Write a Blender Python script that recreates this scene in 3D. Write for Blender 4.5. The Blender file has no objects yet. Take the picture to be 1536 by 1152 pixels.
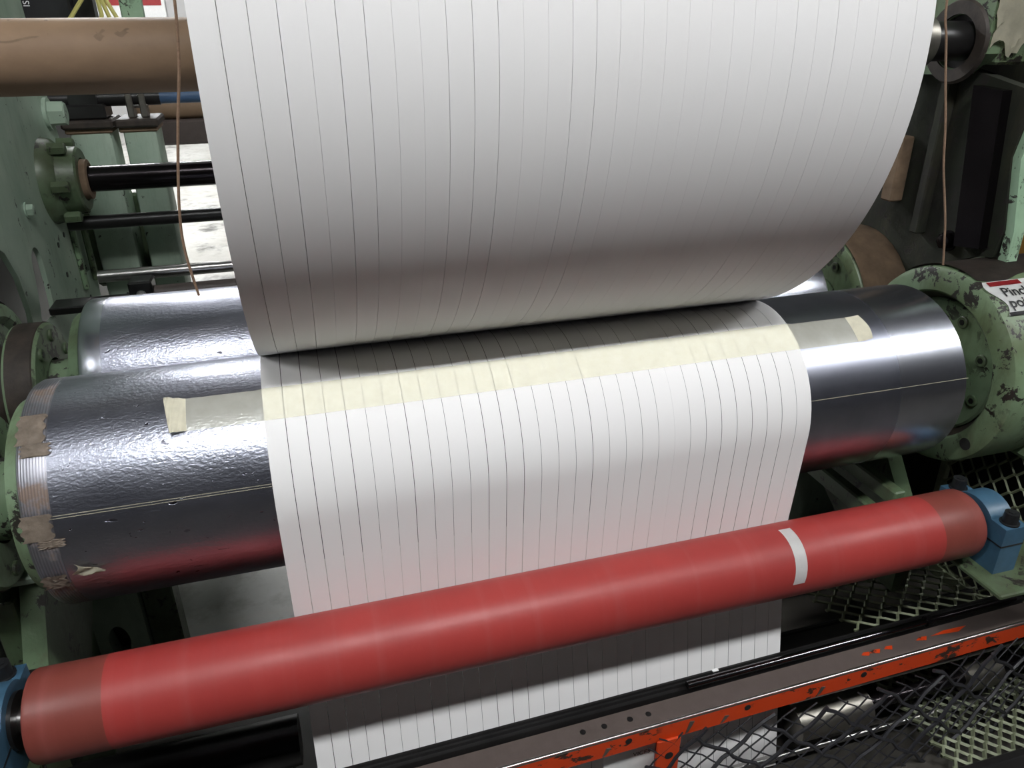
import bpy, bmesh, math, random
from mathutils import Vector, Matrix
random.seed(7)
PI = math.pi
sc = bpy.context.scene
COL = sc.collection

# ---------------------------------------------------------------- camera, world, exposure
cam_d = bpy.data.cameras.new('camera')
cam = bpy.data.objects.new('camera', cam_d); COL.objects.link(cam)
cam_d.sensor_width = 36.0
cam_d.lens = 1152.0 / 1536.0 * 36.0
cam_d.clip_start = 0.02
cam.matrix_world = (Matrix.Translation((0.0812, -1.2946, 0.7300))
                    @ Matrix.Rotation(math.radians(-16.077), 4, 'Z')
                    @ Matrix.Rotation(math.radians(64.589), 4, 'X')
                    @ Matrix.Rotation(math.radians(-0.453), 4, 'Z'))
sc.camera = cam
sc.view_settings.view_transform = 'Standard'
sc.view_settings.look = 'None'
sc.view_settings.gamma = 1.0
sc.view_settings.use_curve_mapping = False
sc.view_settings.exposure = -0.04
LAMP_BACK = 150.0    # brighter lamps of the rear bay
LAMP = 70.0          # emission of the lamp diffusers in the work hall
world = bpy.data.worlds.new('hall_air'); sc.world = world
world.use_nodes = True
world.node_tree.nodes['Background'].inputs[0].default_value = (0.8, 0.86, 0.95, 1)
world.node_tree.nodes['Background'].inputs[1].default_value = 0.3

# ---------------------------------------------------------------- numbers of the machine
RD = 0.1937                    # drums
YB = 0.4382                    # axis of the rear drum
RR, RY, RZ = 0.5197, 0.2195, 0.6791   # paper roll
RED = (-0.2521, -0.2542, 0.073)       # y, z, radius of the red roller
NSTRIP = 31
PITCH = 1.0 / NSTRIP
XL, XR = -0.3633, 1.3747
FLOOR = -0.85

# ---------------------------------------------------------------- materials
def srgb(r, g, b):
    f = lambda c: c / 12.92 if c <= 0.04045 else ((c + 0.055) / 1.055) ** 2.4
    return (f(r / 255), f(g / 255), f(b / 255), 1)

class NT:
    def __init__(s, name):
        s.m = bpy.data.materials.new(name); s.m.use_nodes = True
        s.t = s.m.node_tree; s.b = s.t.nodes['Principled BSDF']
        s.co = s.t.nodes.new('ShaderNodeTexCoord')
    def n(s, t, **kw):
        o = s.t.nodes.new(t)
        for k, v in kw.items(): setattr(o, k, v)
        return o
    def l(s, a, b): s.t.links.new(a, b)
    def coord(s, scale=(1, 1, 1), loc=(0, 0, 0)):
        mp = s.n('ShaderNodeMapping'); mp.inputs['Scale'].default_value = scale; mp.inputs['Location'].default_value = loc
        s.l(s.co.outputs['Object'], mp.inputs[0]); return mp.outputs[0]
    def noise(s, scale, detail=4, rough=0.6, vec=None, dist=0):
        o = s.n('ShaderNodeTexNoise'); o.inputs['Scale'].default_value = scale; o.inputs['Detail'].default_value = detail
        o.inputs['Roughness'].default_value = rough; o.inputs['Distortion'].default_value = dist
        s.l(vec if vec else s.co.outputs['Object'], o.inputs['Vector']); return o.outputs['Fac']
    def ramp(s, fac, stops, interp='LINEAR'):
        r = s.n('ShaderNodeValToRGB'); e = r.color_ramp.elements; r.color_ramp.interpolation = interp
        while len(e) < len(stops): e.new(0.5)
        for i, (p, c) in enumerate(stops):
            e[i].position = p; e[i].color = c if isinstance(c, tuple) else (c, c, c, 1)
        s.l(fac, r.inputs[0]); return r.outputs[0]
    def mix(s, fac, a, b, blend='MIX'):
        m = s.n('ShaderNodeMix', data_type='RGBA', blend_type=blend)
        if isinstance(fac, float): m.inputs[0].default_value = fac
        else: s.l(fac, m.inputs[0])
        for k, v in ((6, a), (7, b)):
            if isinstance(v, tuple): m.inputs[k].default_value = v
            else: s.l(v, m.inputs[k])
        return m.outputs[2]
    def math(s, op, a, b=0.0):
        m = s.n('ShaderNodeMath', operation=op)
        for k, v in ((0, a), (1, b)):
            if isinstance(v, (int, float)): m.inputs[k].default_value = v
            else: s.l(v, m.inputs[k])
        return m.outputs[0]
    def base(s, c):
        if isinstance(c, tuple): s.b.inputs['Base Color'].default_value = c
        else: s.l(c, s.b.inputs['Base Color'])
    def set(s, **kw):
        for k, v in kw.items():
            k = {'rough': 'Roughness', 'metal': 'Metallic', 'spec': 'Specular IOR Level'}.get(k, k)
            if isinstance(v, (int, float)): s.b.inputs[k].default_value = v
            else: s.l(v, s.b.inputs[k])
    def bump(s, h, strength=0.3, dist=0.002):
        b = s.n('ShaderNodeBump'); b.inputs['Strength'].default_value = strength; b.inputs['Distance'].default_value = dist
        s.l(h, b.inputs['Height']); s.l(b.outputs[0], s.b.inputs['Normal'])

def simple(name, c, rough=0.5, metal=0.0, var=0.0, scale=20, bump=0.0, spec=0.5):
    t = NT(name)
    if var:
        n = t.noise(scale, 6, 0.65)
        t.base(t.mix(t.ramp(n, [(0.3, 0.0), (0.7, 1.0)]), tuple(x * (1 - var) for x in c[:3]) + (1,), tuple(min(1, x * (1 + var)) for x in c[:3]) + (1,)))
        if bump: t.bump(n, bump, 0.002)
    else: t.base(c)
    t.set(rough=rough, metal=metal, spec=spec)
    return t.m

def green_paint(name, c1, c2, chip=0.62, grime=0.5, dark=(0.02, 0.017, 0.014, 1), gloss=0.42):
    t = NT(name)
    big = t.noise(5, 5, 0.6)
    col = t.mix(t.ramp(big, [(0.35, 0.0), (0.65, 1.0)]), c1, c2)
    st = t.noise(1, 6, 0.7, t.coord((18, 18, 3.5)))
    col = t.mix(t.ramp(st, [(0.52, 0.0), (0.85, grime)]), col, srgb(62, 58, 40))
    ch = t.noise(26, 8, 0.7, dist=0.4)
    cm = t.noise(6, 3, 0.5, t.coord(loc=(3, 1, 2)))
    chips = t.math('MULTIPLY', t.ramp(ch, [(chip, 0.0), (chip + 0.015, 1.0)]), t.ramp(cm, [(0.42, 0.0), (0.5, 1.0)]))
    t.base(t.mix(chips, col, dark))
    t.set(rough=gloss)
    t.bump(t.math('SUBTRACT', t.noise(90, 4, 0.6), chips), 0.25, 0.0015)
    return t.m

G = {}
G['green'] = green_paint('green_paint', srgb(164, 180, 162), srgb(142, 162, 144))
G['green_worn'] = green_paint('worn_green_paint', srgb(122, 146, 116), srgb(92, 106, 76), 0.55, 1.0)
G['green_grimy'] = green_paint('grimy_green_paint', srgb(88, 108, 80), srgb(62, 66, 46), 0.57, 1.0)
G['green_pale'] = green_paint('pale_green_paint', srgb(165, 195, 165), srgb(140, 172, 140), 0.57, 0.5)
G['frame_dark'] = green_paint('grimy_shaded_frame_paint', srgb(40, 46, 32), srgb(24, 21, 17), 0.56, 0.9, gloss=0.8)  # grime and the shade on the right side plate, both in the colour
G['old_tape'] = simple('old_brown_tape', srgb(150, 136, 122), 0.6, 0, 0.3, 60, 0.5)
G['dusty'] = simple('dusty_brown_grease', srgb(118, 98, 78), 0.85, 0, 0.35, 14, 0.4)
G['grease'] = simple('dark_grease', srgb(52, 44, 38), 0.6, 0, 0.5, 30, 0.6)
G['black'] = simple('black_paint', srgb(26, 25, 25), 0.35, 0, 0.3, 14, 0.15)
G['black_steel'] = simple('black_oiled_steel', srgb(44, 40, 42), 0.22, 0.85, 0.2, 10)
G['brown_steel'] = simple('brown_grey_painted_steel', srgb(84, 74, 70), 0.5, 0.0, 0.12, 40, 0.15)
G['steel'] = simple('bright_steel', srgb(190, 188, 186), 0.28, 1.0, 0.12, 30)
G['polished_dark'] = simple('polished_dark_steel', srgb(118, 114, 116), 0.16, 1.0)
G['dull_steel'] = simple('dull_steel', srgb(140, 136, 128), 0.4, 0.9, 0.2, 30, 0.2)
G['blue'] = simple('blue_paint', srgb(56, 88, 110), 0.4, 0, 0.18, 24, 0.15)
G['blue_pipe'] = simple('blue_pipe_paint', srgb(66, 92, 124), 0.5, 0, 0.15, 12)
G['yellow'] = simple('yellow_cable', srgb(208, 200, 120), 0.5)
G['rubber_black'] = simple('black_plastic', srgb(24, 25, 27), 0.45, 0, 0.3, 40, 0.2)
G['net'] = simple('black_netting_plastic', srgb(36, 36, 40), 0.5, 0, 0.25, 60, 0.2)
G['cord'] = simple('brown_twine', srgb(150, 122, 100), 0.9, 0, 0.2, 200)
G['tan_tape'] = simple('dirty_tan_tape', srgb(200, 195, 174), 0.75, 0, 0.14, 30, 0.3)
G['white'] = simple('white_vinyl', srgb(232, 232, 230), 0.5, 0, 0.05, 60)
G['red_ink'] = simple('red_ink', srgb(150, 30, 34), 0.5, 0, 0.2, 80)
G['ink'] = simple('black_ink', srgb(20, 20, 22), 0.5)
G['bucket'] = simple('ochre_paper_sack', srgb(150, 108, 40), 0.75, 0, 0.15, 8, 0.3)
G['expanded'] = simple('olive_painted_mesh_steel', srgb(112, 118, 94), 0.45, 0.2, 0.25, 30, 0.2)
G['expanded_bright'] = simple('scuffed_mesh_steel', srgb(168, 170, 160), 0.35, 0.6, 0.3, 20, 0.2)

def paper_mat():
    t = NT('white_uncoated_paper')
    n = t.noise(3, 2, 0.5)
    t.base(t.mix(n, srgb(236, 235, 234), srgb(231, 229, 228)))
    t.set(rough=0.75, spec=0.25); return t.m
G['paper'] = paper_mat()

def tape_mat():
    t = NT('masking_tape')
    n = t.noise(1, 5, 0.6, t.coord((30, 220, 220)))
    n2 = t.noise(26, 5, 0.6)
    t.base(t.mix(n2, srgb(244, 241, 224), srgb(247, 245, 232)))
    t.set(rough=0.65)
    t.bump(n, 0.2, 0.0006)
    tr = t.n('ShaderNodeBsdfTransparent'); tr.inputs[0].default_value = (0.99, 0.985, 0.90, 1)
    mx = t.n('ShaderNodeMixShader')
    out = t.t.nodes['Material Output']
    fac = t.ramp(n2, [(0.3, 0.29), (0.7, 0.34)])
    t.l(fac, mx.inputs[0]); t.l(tr.outputs[0], mx.inputs[1]); t.l(t.b.outputs[0], mx.inputs[2])
    t.l(mx.outputs[0], out.inputs[0]); return t.m
G['tape'] = tape_mat()

def kraft_mat():
    t = NT('kraft_board')
    a = t.noise(9, 5, 0.6, t.coord((0.5, 1, 1)))
    col = t.mix(t.ramp(a, [(0.3, 0.0), (0.7, 1.0)]), srgb(124, 102, 82), srgb(146, 122, 98))
    d = t.noise(38, 4, 0.6)
    col = t.mix(t.ramp(d, [(0.68, 0.0), (0.74, 0.75)]), col, srgb(74, 52, 36))
    t.base(col); t.set(rough=0.55, spec=0.25)
    t.bump(t.noise(14, 4, 0.6), 0.25, 0.004); return t.m
G['kraft'] = kraft_mat()

def red_mat(name, c1, c2):
    t = NT(name)
    n = t.noise(4, 6, 0.65, t.coord((1, 0.5, 0.5)))
    rings = t.noise(1, 3, 0.6, t.coord((26, 0.6, 0.6)))
    col = t.mix(t.ramp(n, [(0.3, 0.0), (0.7, 1.0)]), c1, c2)
    col = t.mix(t.ramp(rings, [(0.52, 0.0), (0.72, 0.12)]), col, srgb(186, 112, 108))
    t.base(col)
    f = t.noise(240, 3, 0.6)
    t.set(rough=t.ramp(n, [(0.3, 0.38), (0.7, 0.5)]), spec=0.42)
    t.bump(f, 0.12, 0.0008); return t.m
G['red'] = red_mat('red_rubber', srgb(160, 58, 54), srgb(146, 50, 47))
G['red_end'] = red_mat('soiled_red_rubber', srgb(126, 62, 54), srgb(112, 52, 44))

def drum_mat(name, pits, seed):
    """aluminium drum cover: polished at its right end, hammered and pitted towards the left one"""
    t = NT(name)
    sep = t.n('ShaderNodeSeparateXYZ'); t.l(t.co.outputs['Object'], sep.inputs[0])
    x = sep.outputs[0]
    def span(a, b):
        m = t.n('ShaderNodeMapRange'); m.clamp = True
        m.inputs[1].default_value = a; m.inputs[2].default_value = b; t.l(x, m.inputs[0]); return m.outputs[0]
    worn = t.math('SUBTRACT', 1.0, span(-0.1, 0.5))
    big = t.noise(7, 5, 0.6, t.coord(loc=(seed, 0, 0)))
    col = t.mix(t.ramp(big, [(0.3, 0.0), (0.7, 1.0)]), srgb(162, 165, 178), srgb(184, 187, 200))
    sp = t.noise(75, 3, 0.5, t.coord((0.55, 1.2, 1.2), (seed, 2, 0)), 0.8)
    sm = t.noise(9, 3, 0.5, t.coord(loc=(1, seed, 0)))
    marks = t.math('MULTIPLY', t.math('MULTIPLY', t.ramp(sp, [(0.69, 0.0), (0.71, 1.0)]), t.ramp(sm, [(0.4, 0.0), (0.55, 1.0)])), worn)
    marks = t.math('MULTIPLY', marks, pits)
    t.base(t.mix(marks, col, srgb(58, 54, 60)))
    sm2 = t.noise(60, 5, 0.7, t.coord((0.25, 1, 1)))
    r = t.ramp(sm2, [(0.3, 0.29), (0.7, 0.33)])
    t.set(rough=r, metal=1.0)
    t.b.inputs['Anisotropic'].default_value = 0.0
    ham = t.noise(230, 2, 0.5, t.coord((0.6, 1, 1), (seed, 0, 0)), 0.3)
    fine = t.noise(1, 3, 0.6, t.coord((700, 4, 4)))
    h = t.math('ADD', t.math('MULTIPLY', ham, t.math('ADD', t.math('MULTIPLY', worn, 0.8), 0.012)), t.math('MULTIPLY', fine, 0.02))
    h = t.math('SUBTRACT', h, t.math('MULTIPLY', marks, 0.5))
    t.bump(h, 0.5, 0.0016); return t.m
G['drum_front'] = drum_mat('hammered_aluminium', 1.0, 0.0)
G['drum_back'] = drum_mat('pitted_aluminium', 0.9, 5.0)
def band_mat(name, c):
    t = NT(name)
    w = t.n('ShaderNodeTexWave', wave_type='BANDS', bands_direction='X'); w.inputs['Scale'].default_value = 75; w.inputs['Distortion'].default_value = 0.4
    t.l(t.co.outputs['Object'], w.inputs[0])
    d = t.noise(13, 6, 0.7)
    col = t.mix(t.ramp(d, [(0.5, 0.0), (0.6, 0.85)]), c, srgb(128, 104, 86))
    t.base(t.mix(t.math('MULTIPLY', w.outputs['Fac'], 0.35), col, srgb(80, 76, 76)))
    t.set(metal=t.ramp(d, [(0.5, 0.9), (0.6, 0.15)]), rough=0.4)
    t.bump(w.outputs['Fac'], 0.4, 0.001); return t.m
G['band_dirty'] = band_mat('dirty_ribbed_drum_rim', srgb(160, 160, 168))
G['band'] = simple('turned_drum_rim', srgb(205, 208, 218), 0.27, 1.0, 0.06, 30)

def orange_mat():
    t = NT('chipped_orange_paint')
    ch = t.noise(22, 9, 0.7, t.coord((0.8, 1, 1.4)), 0.3)
    m2 = t.noise(7, 3, 0.5)
    chips = t.math('MULTIPLY', t.ramp(ch, [(0.555, 0.0), (0.57, 1.0)]), t.ramp(m2, [(0.42, 0.0), (0.5, 1.0)]))
    n = t.noise(9, 4, 0.6)
    t.base(t.mix(chips, t.mix(n, srgb(206, 66, 18), srgb(186, 56, 16)), srgb(48, 34, 26)))
    t.set(rough=0.42); t.bump(chips, -0.3, 0.001); return t.m
G['orange'] = orange_mat()
def floor_mat():
    t = NT('scuffed_concrete')
    a = t.noise(1.3, 7, 0.65); b = t.noise(9, 6, 0.7)
    col = t.mix(t.ramp(a, [(0.35, 0.0), (0.65, 1.0)]), srgb(176, 174, 166), srgb(206, 205, 200))
    col = t.mix(t.ramp(b, [(0.5, 0.0), (0.7, 0.5)]), col, srgb(128, 124, 112))
    oil = t.noise(2.4, 5, 0.65, t.coord(loc=(0.6, 3.3, 0)))
    col = t.mix(t.ramp(oil, [(0.56, 0.0), (0.68, 0.85)]), col, srgb(44, 42, 36))
    t.base(col); t.set(rough=0.5); return t.m
G['floor'] = floor_mat()
G['floor_darkened'] = simple('darkened_concrete', srgb(58, 55, 50), 0.55, 0, 0.35, 3)  # concrete coloured darker to cut bounce light and stand in for shade
G['wall'] = simple('painted_wall', srgb(186, 185, 184), 0.7, 0, 0.04, 1.5)
G['wall_grey'] = simple('grey_wall', srgb(150, 150, 150), 0.7, 0, 0.05, 1.5)
G['wall_dim'] = simple('dim_grey_wall', srgb(72, 70, 74), 0.8, 0, 0.1, 0.8)
G['ceiling'] = simple('ceiling_paint', srgb(66, 66, 70), 0.8, 0, 0.06, 1.0)
def lamp_mat(name, power):
    t = NT(name); t.base((1, 1, 1, 1))
    t.b.inputs['Emission Color'].default_value = (0.975, 0.99, 1.0, 1); t.b.inputs['Emission Strength'].default_value = power
    return t.m
G['lamp'] = lamp_mat('lamp_diffuser', LAMP)
G['lamp_dim'] = lamp_mat('weak_lamp_diffuser', 5.0)
G['lamp_back'] = lamp_mat('rear_bay_lamp_diffuser', LAMP_BACK)
G['stain'] = simple('dried_grey_glue', srgb(150, 148, 136), 0.6, 0, 0.3, 25, 0.3)

# ---------------------------------------------------------------- mesh helpers (all in world coordinates)
def new(): return bmesh.new()

def cyl(bm, p0, p1, r0, r1=None, n=32, cap0=True, cap1=True):
    p0, p1 = Vector(p0), Vector(p1); r1 = r0 if r1 is None else r1
    d = (p1 - p0).normalized()
    a = d.orthogonal().normalized(); b = d.cross(a)
    A = [bm.verts.new(p0 + (a * math.cos(2 * PI * i / n) + b * math.sin(2 * PI * i / n)) * r0) for i in range(n)]
    B = [bm.verts.new(p1 + (a * math.cos(2 * PI * i / n) + b * math.sin(2 * PI * i / n)) * r1) for i in range(n)]
    for i in range(n): bm.faces.new((A[i], A[(i + 1) % n], B[(i + 1) % n], B[i]))
    if cap0: bm.faces.new(A[::-1])
    if cap1: bm.faces.new(B)

def lathe(bm, prof, y, z, n=96, closed=False):
    """revolve (x, r) points about the line parallel to X through y, z"""
    rings = []
    for (x, r) in prof:
        if r <= 1e-6: rings.append([bm.verts.new((x, y, z))])
        else: rings.append([bm.verts.new((x, y + r * math.cos(2 * PI * i / n), z + r * math.sin(2 * PI * i / n))) for i in range(n)])
    seq = list(zip(rings, rings[1:])) + ([(rings[-1], rings[0])] if closed else [])
    for A, B in seq:
        for i in range(n):
            j = (i + 1) % n
            if len(A) == 1 and len(B) == 1: continue
            if len(A) == 1: bm.faces.new((A[0], B[j], B[i]))
            elif len(B) == 1: bm.faces.new((A[i], A[j], B[0]))
            else: bm.faces.new((A[i], A[j], B[j], B[i]))

def box(bm, lo, hi, bev=0.0, rot=None, seg=1):
    lo, hi = Vector(lo), Vector(hi); c = (lo + hi) / 2; s = hi - lo
    M = Matrix.Translation(c) @ (rot.to_4x4() if rot else Matrix()) @ Matrix.Diagonal((s.x, s.y, s.z, 1))
    r = bmesh.ops.create_cube(bm, size=1, matrix=M)
    if bev:
        es = {e for v in r['verts'] for e in v.link_edges}
        bmesh.ops.bevel(bm, geom=list(es), offset=bev, segments=seg, profile=0.5, affect='EDGES')

def prism(bm, poly, x0, x1, holes=(), axis='x', bev=0.0):
    """polygon in the plane across an axis, with holes, pulled from x0 to x1"""
    def P(a, b, x): return {'x': (x, a, b), 'y': (a, x, b), 'z': (a, b, x)}[axis]
    loops = []; edges = []
    for lp in [poly] + list(holes):
        vs = [bm.verts.new(P(a, b, x0)) for a, b in lp]; loops.append(vs)
        edges += [bm.edges.new((vs[i], vs[(i + 1) % len(vs)])) for i in range(len(vs))]
    r = bmesh.ops.triangle_fill(bm, use_beauty=True, use_dissolve=False, edges=edges)
    fs = [f for f in r['geom'] if isinstance(f, bmesh.types.BMFace)]
    e = bmesh.ops.extrude_face_region(bm, geom=fs)
    d = Vector(P(0, 0, x1)) - Vector(P(0, 0, x0))
    vs = [g for g in e['geom'] if isinstance(g, bmesh.types.BMVert)]
    bmesh.ops.translate(bm, verts=vs, vec=d)
    bmesh.ops.recalc_face_normals(bm, faces=bm.faces[:])

def arc(cy, cz, r, a0, a1, n=16, rz=None):
    rz = r if rz is None else rz
    return [(cy + r * math.cos(math.radians(a0 + (a1 - a0) * i / n)), cz + rz * math.sin(math.radians(a0 + (a1 - a0) * i / n))) for i in range(n + 1)]

def hexbolt(bm, p, d, r, h, washer=True):
    p, d = Vector(p), Vector(d).normalized()
    if washer: cyl(bm, p, p + d * h * 0.2, r * 1.25, n=20)
    cyl(bm, p + d * h * 0.2, p + d * h, r, r * 0.97, n=6)
    cyl(bm, p + d * h, p + d * h * 1.05, r * 0.8, r * 0.7, n=16)

def socket_bolt(bm, p, d, r, h):
    """round head with a hexagonal socket"""
    p, d = Vector(p), Vector(d).normalized()
    a = d.orthogonal().normalized(); b = d.cross(a); n = 18
    def ring(q, rr): return [bm.verts.new(q + (a * math.cos(2 * PI * i / n) + b * math.sin(2 * PI * i / n)) * rr) for i in range(n)]
    R = [ring(p, r), ring(p + d * h * .8, r), ring(p + d * h, r * .88), ring(p + d * h, r * .5), ring(p + d * h * .3, r * .46)]
    for A, B in zip(R, R[1:]):
        for i in range(n): bm.faces.new((A[i], A[(i + 1) % n], B[(i + 1) % n], B[i]))
    bm.faces.new(R[-1])

def pipe(bm, pts, r, n=8, cap=True):
    """tube along points; r a number or a list"""
    pts = [Vector(p) for p in pts]; rs = r if isinstance(r, (list, tuple)) else [r] * len(pts)
    prev = None; up = None; first = None
    for i, p in enumerate(pts):
        d = (pts[min(i + 1, len(pts) - 1)] - pts[max(i - 1, 0)]).normalized()
        if up is None: up = d.orthogonal().normalized()
        up = (up - d * up.dot(d)).normalized(); b = d.cross(up)
        ring = [bm.verts.new(p + (up * math.cos(2 * PI * k / n) + b * math.sin(2 * PI * k / n)) * rs[i]) for k in range(n)]
        if prev:
            for k in range(n): bm.faces.new((prev[k], prev[(k + 1) % n], ring[(k + 1) % n], ring[k]))
        else: first = ring
        prev = ring
    if cap: bm.faces.new(first[::-1]); bm.faces.new(prev)

def obj(name, bm, mat, parent=None, angle=35, kind=None, label=None):
    """link a bmesh built in world coordinates as ONE object under its parent"""
    bmesh.ops.recalc_face_normals(bm, faces=bm.faces[:])
    off = Vector((0, 0, 0)); q = parent
    while q is not None: off += q.location; q = q.parent
    if parent is None:
        zs = [v.co for v in bm.verts]
        off = Vector(((min(v.x for v in zs) + max(v.x for v in zs)) / 2, (min(v.y for v in zs) + max(v.y for v in zs)) / 2, min(v.z for v in zs)))
        loc = off.copy()
    else: loc = Vector((0, 0, 0))
    for v in bm.verts: v.co -= off
    me = bpy.data.meshes.new(name); bm.to_mesh(me); bm.free()
    for p in me.polygons: p.use_smooth = True
    me.set_sharp_from_angle(angle=math.radians(angle))
    me.materials.append(G[mat] if isinstance(mat, str) else mat)
    o = bpy.data.objects.new(name, me); COL.objects.link(o)
    o.location = loc; o.parent = parent
    if kind: o['kind'] = kind
    if label: o['label'] = label
    return o

def thing(name, label, cat, loc=(0, 0, 0), group=None):
    o = bpy.data.objects.new(name, None); COL.objects.link(o); o.location = loc; o.empty_display_size = 0.05
    o['label'] = label; o['category'] = cat
    if group: o['group'] = group
    return o

def tag(o, label, cat, group=None):
    o['label'] = label; o['category'] = cat
    if group: o['group'] = group
    return o

def again(o, name=None, loc=None, parent=None):
    c = o.copy(); COL.objects.link(c)
    if loc is not None: c.location = loc
    if parent is not None: c.parent = parent
    return c

def text_mesh(body, size, place, mat, parent, name='lettering', extrude=0.0, bold=0.0):
    """flat print: a font turned into mesh, every vertex sent through place(u, v) to its surface"""
    cu = bpy.data.curves.new(name, 'FONT'); cu.body = body; cu.size = size; cu.offset = bold; cu.resolution_u = 3
    cu.align_x = 'LEFT'
    tmp = bpy.data.objects.new(name, cu); COL.objects.link(tmp)
    dg = bpy.context.evaluated_depsgraph_get(); dg.update()
    me = bpy.data.meshes.new_from_object(tmp.evaluated_get(dg))
    bpy.data.objects.remove(tmp); bpy.data.curves.remove(cu)
    bm = new(); bm.from_mesh(me); bpy.data.meshes.remove(me)
    bmesh.ops.subdivide_edges(bm, edges=[e for e in bm.edges if e.calc_length() > size * 0.25], cuts=2)
    for v in bm.verts: v.co = Vector(place(v.co.x, v.co.y))
    return obj(name, bm, mat, parent)

# ---------------------------------------------------------------- the hall
def structure(name, lo, hi, mat):
    bm = new(); box(bm, lo, hi); return obj(name, bm, mat, kind='structure')
structure('floor', (-9, 0.45, FLOOR - 0.1), (1.2, 13, FLOOR), 'floor')
structure('floor', (1.2, 0.45, FLOOR - 0.1), (11, 13, FLOOR), 'floor_darkened')
structure('floor', (-9, -8, FLOOR - 0.1), (11, 0.45, FLOOR), 'floor_darkened')
structure('ceiling', (-9, -8, 3.6), (11, 13, 3.7), 'ceiling')
structure('wall_back', (-9, 12.9, FLOOR), (11, 13, 3.6), 'wall')
structure('wall_front', (-9, -8, FLOOR), (11, -7.9, 3.6), 'wall_dim')
structure('wall_left', (-9, -7.9, FLOOR), (-8.9, 12.9, 3.6), 'wall_dim')
structure('wall_right', (10.9, -7.9, FLOOR), (11, 12.9, 3.6), 'wall_grey')

def lamp(x, y, label, glow='lamp'):
    t = thing('ceiling_lamp', label, 'lamp', (x, y, 3.3), 'strip lamps under the hall ceiling')
    b = new(); box(b, (x - 1.25, y - 0.15, 3.36), (x + 1.25, y + 0.15, 3.42), 0.01); obj('housing', b, 'white', t)
    b = new(); box(b, (x - 1.2, y - 0.12, 3.33), (x + 1.2, y + 0.12, 3.36)); obj('diffuser', b, glow, t)
    for s in (-0.9, 0.9):
        b = new(); cyl(b, (x + s, y, 3.42), (x + s, y, 3.6), 0.008, n=8); obj('hanger', b, 'dull_steel', t)
for x, y, l in ((0.55, -2.1, 'strip lamp hanging in front of and above the paper roll'),
                (4.6, -2.1, 'strip lamp in the front row, beyond the right machine side'),
                (-3.6, -2.1, 'strip lamp in the front row, beyond the left machine side'),
                (0.4, 2.6, 'strip lamp hanging behind the paper roll'),
                (-3.4, 2.8, 'strip lamp behind the left machine side'),
                (-1.6, 5.6, 'strip lamp over the empty floor behind the machine'),
                (-2.0, 9.0, 'strip lamp nearest to the far back wall')):
    lamp(x, y, l, 'lamp' if y < 0 else 'lamp_dim' if y < 5 else 'lamp_back')

# ---------------------------------------------------------------- the two winding drums
def drum(y, mat, label, left_band):
    t = thing('winding_drum', label, 'drum', (0.5, y, -RD), 'pair of aluminium winding drums')
    b = new(); lathe(b, [(XL + 0.045, RD - 0.004), (XL + 0.0451, RD), (XR - 0.165, RD), (XR - 0.1651, RD - 0.004)], y, 0, 192); obj('shell', b, mat, t)
    b = new(); lathe(b, [(XL, 0.06), (XL, RD - 0.012), (XL + 0.004, RD - 0.004), (XL + 0.012, RD), (XL + 0.045, RD), (XL + 0.0451, RD - 0.004)], y, 0, 192)
    obj('end_band', b, left_band, t, label='dirty ribbed left end band' if left_band == 'band_dirty' else None)
    b = new(); lathe(b, [(XR - 0.1651, RD - 0.004), (XR - 0.165, RD + 0.0002), (XR - 0.03, RD + 0.0002), (XR - 0.029, RD - 0.0006), (XR - 0.004, RD - 0.0006), (XR, RD - 0.004), (XR, 0.06)], y, 0, 192)
    obj('end_band', b, 'band', t, label='smooth polished right end band')
    b = new(); lathe(b, [(XL - 0.022, 0.05), (XL - 0.022, RD - 0.03), (XL - 0.001, RD - 0.02), (XL - 0.001, 0.05)], y, 0, 64); obj('hub_ring', b, 'green_worn', t)
    b = new(); lathe(b, [(XR + 0.001, 0.05), (XR + 0.001, RD - 0.025), (XR + 0.02, RD - 0.035), (XR + 0.02, 0.05)], y, 0, 64); obj('hub_ring', b, 'green_worn', t)
    for a, c in ((-0.47, XL - 0.02), (XR + 0.018, 1.50)):
        b = new(); lathe(b, [(a, 0), (a, 0.07), (c, 0.07), (c, 0)], y, 0, 48); obj('journal', b, 'green_worn', t)
    return t
front = drum(0.0, 'drum_front', 'front aluminium winding drum under the slit paper, hammered and pitted', 'band_dirty')
rear = drum(YB, 'drum_back', 'rear aluminium winding drum half hidden behind the front drum', 'band')

b = new(); lathe(b, [(0.003, RD - .002), (0.003, RD + 0.0006), (0.997, RD + 0.0006), (0.997, RD - .002)], 0, 0, 160); obj('slit_darkener', b, 'rubber_black', front)  # added dark sleeve under the web, makes the slits read as shadow lines
def on_drum(x, deg, r=RD):
    a = math.radians(deg); return (x, r * math.cos(a), r * math.sin(a))
def ribbon(bm, f, nu, nv, thick=0.0):
    """grid surface f(u, v) for u, v in 0..1"""
    g = [[bm.verts.new(f(i / nu, j / nv)) for j in range(nv + 1)] for i in range(nu + 1)]
    for i in range(nu):
        for j in range(nv): bm.faces.new((g[i][j], g[i + 1][j], g[i + 1][j + 1], g[i][j + 1]))
# fine seam of the drum cover
for d0, w, x0, x1 in ((161.4, 0.34, -0.325, -0.0), (162.6, 0.3, -0.325, -0.0), (161.8, 0.3, 1.0, 1.3745)):
    b = new(); ribbon(b, lambda u, v, d0=d0, w=w, x0=x0, x1=x1: on_drum(x0 + (x1 - x0) * u, d0 + 0.4 * u * (1 if x0 > .5 else 1) + w * v, RD + 0.0005), 20, 1)
    bmesh.ops.solidify(b, geom=b.faces[:], thickness=0.0004); obj('cover_seam', b, 'tan_tape', front)
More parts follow.
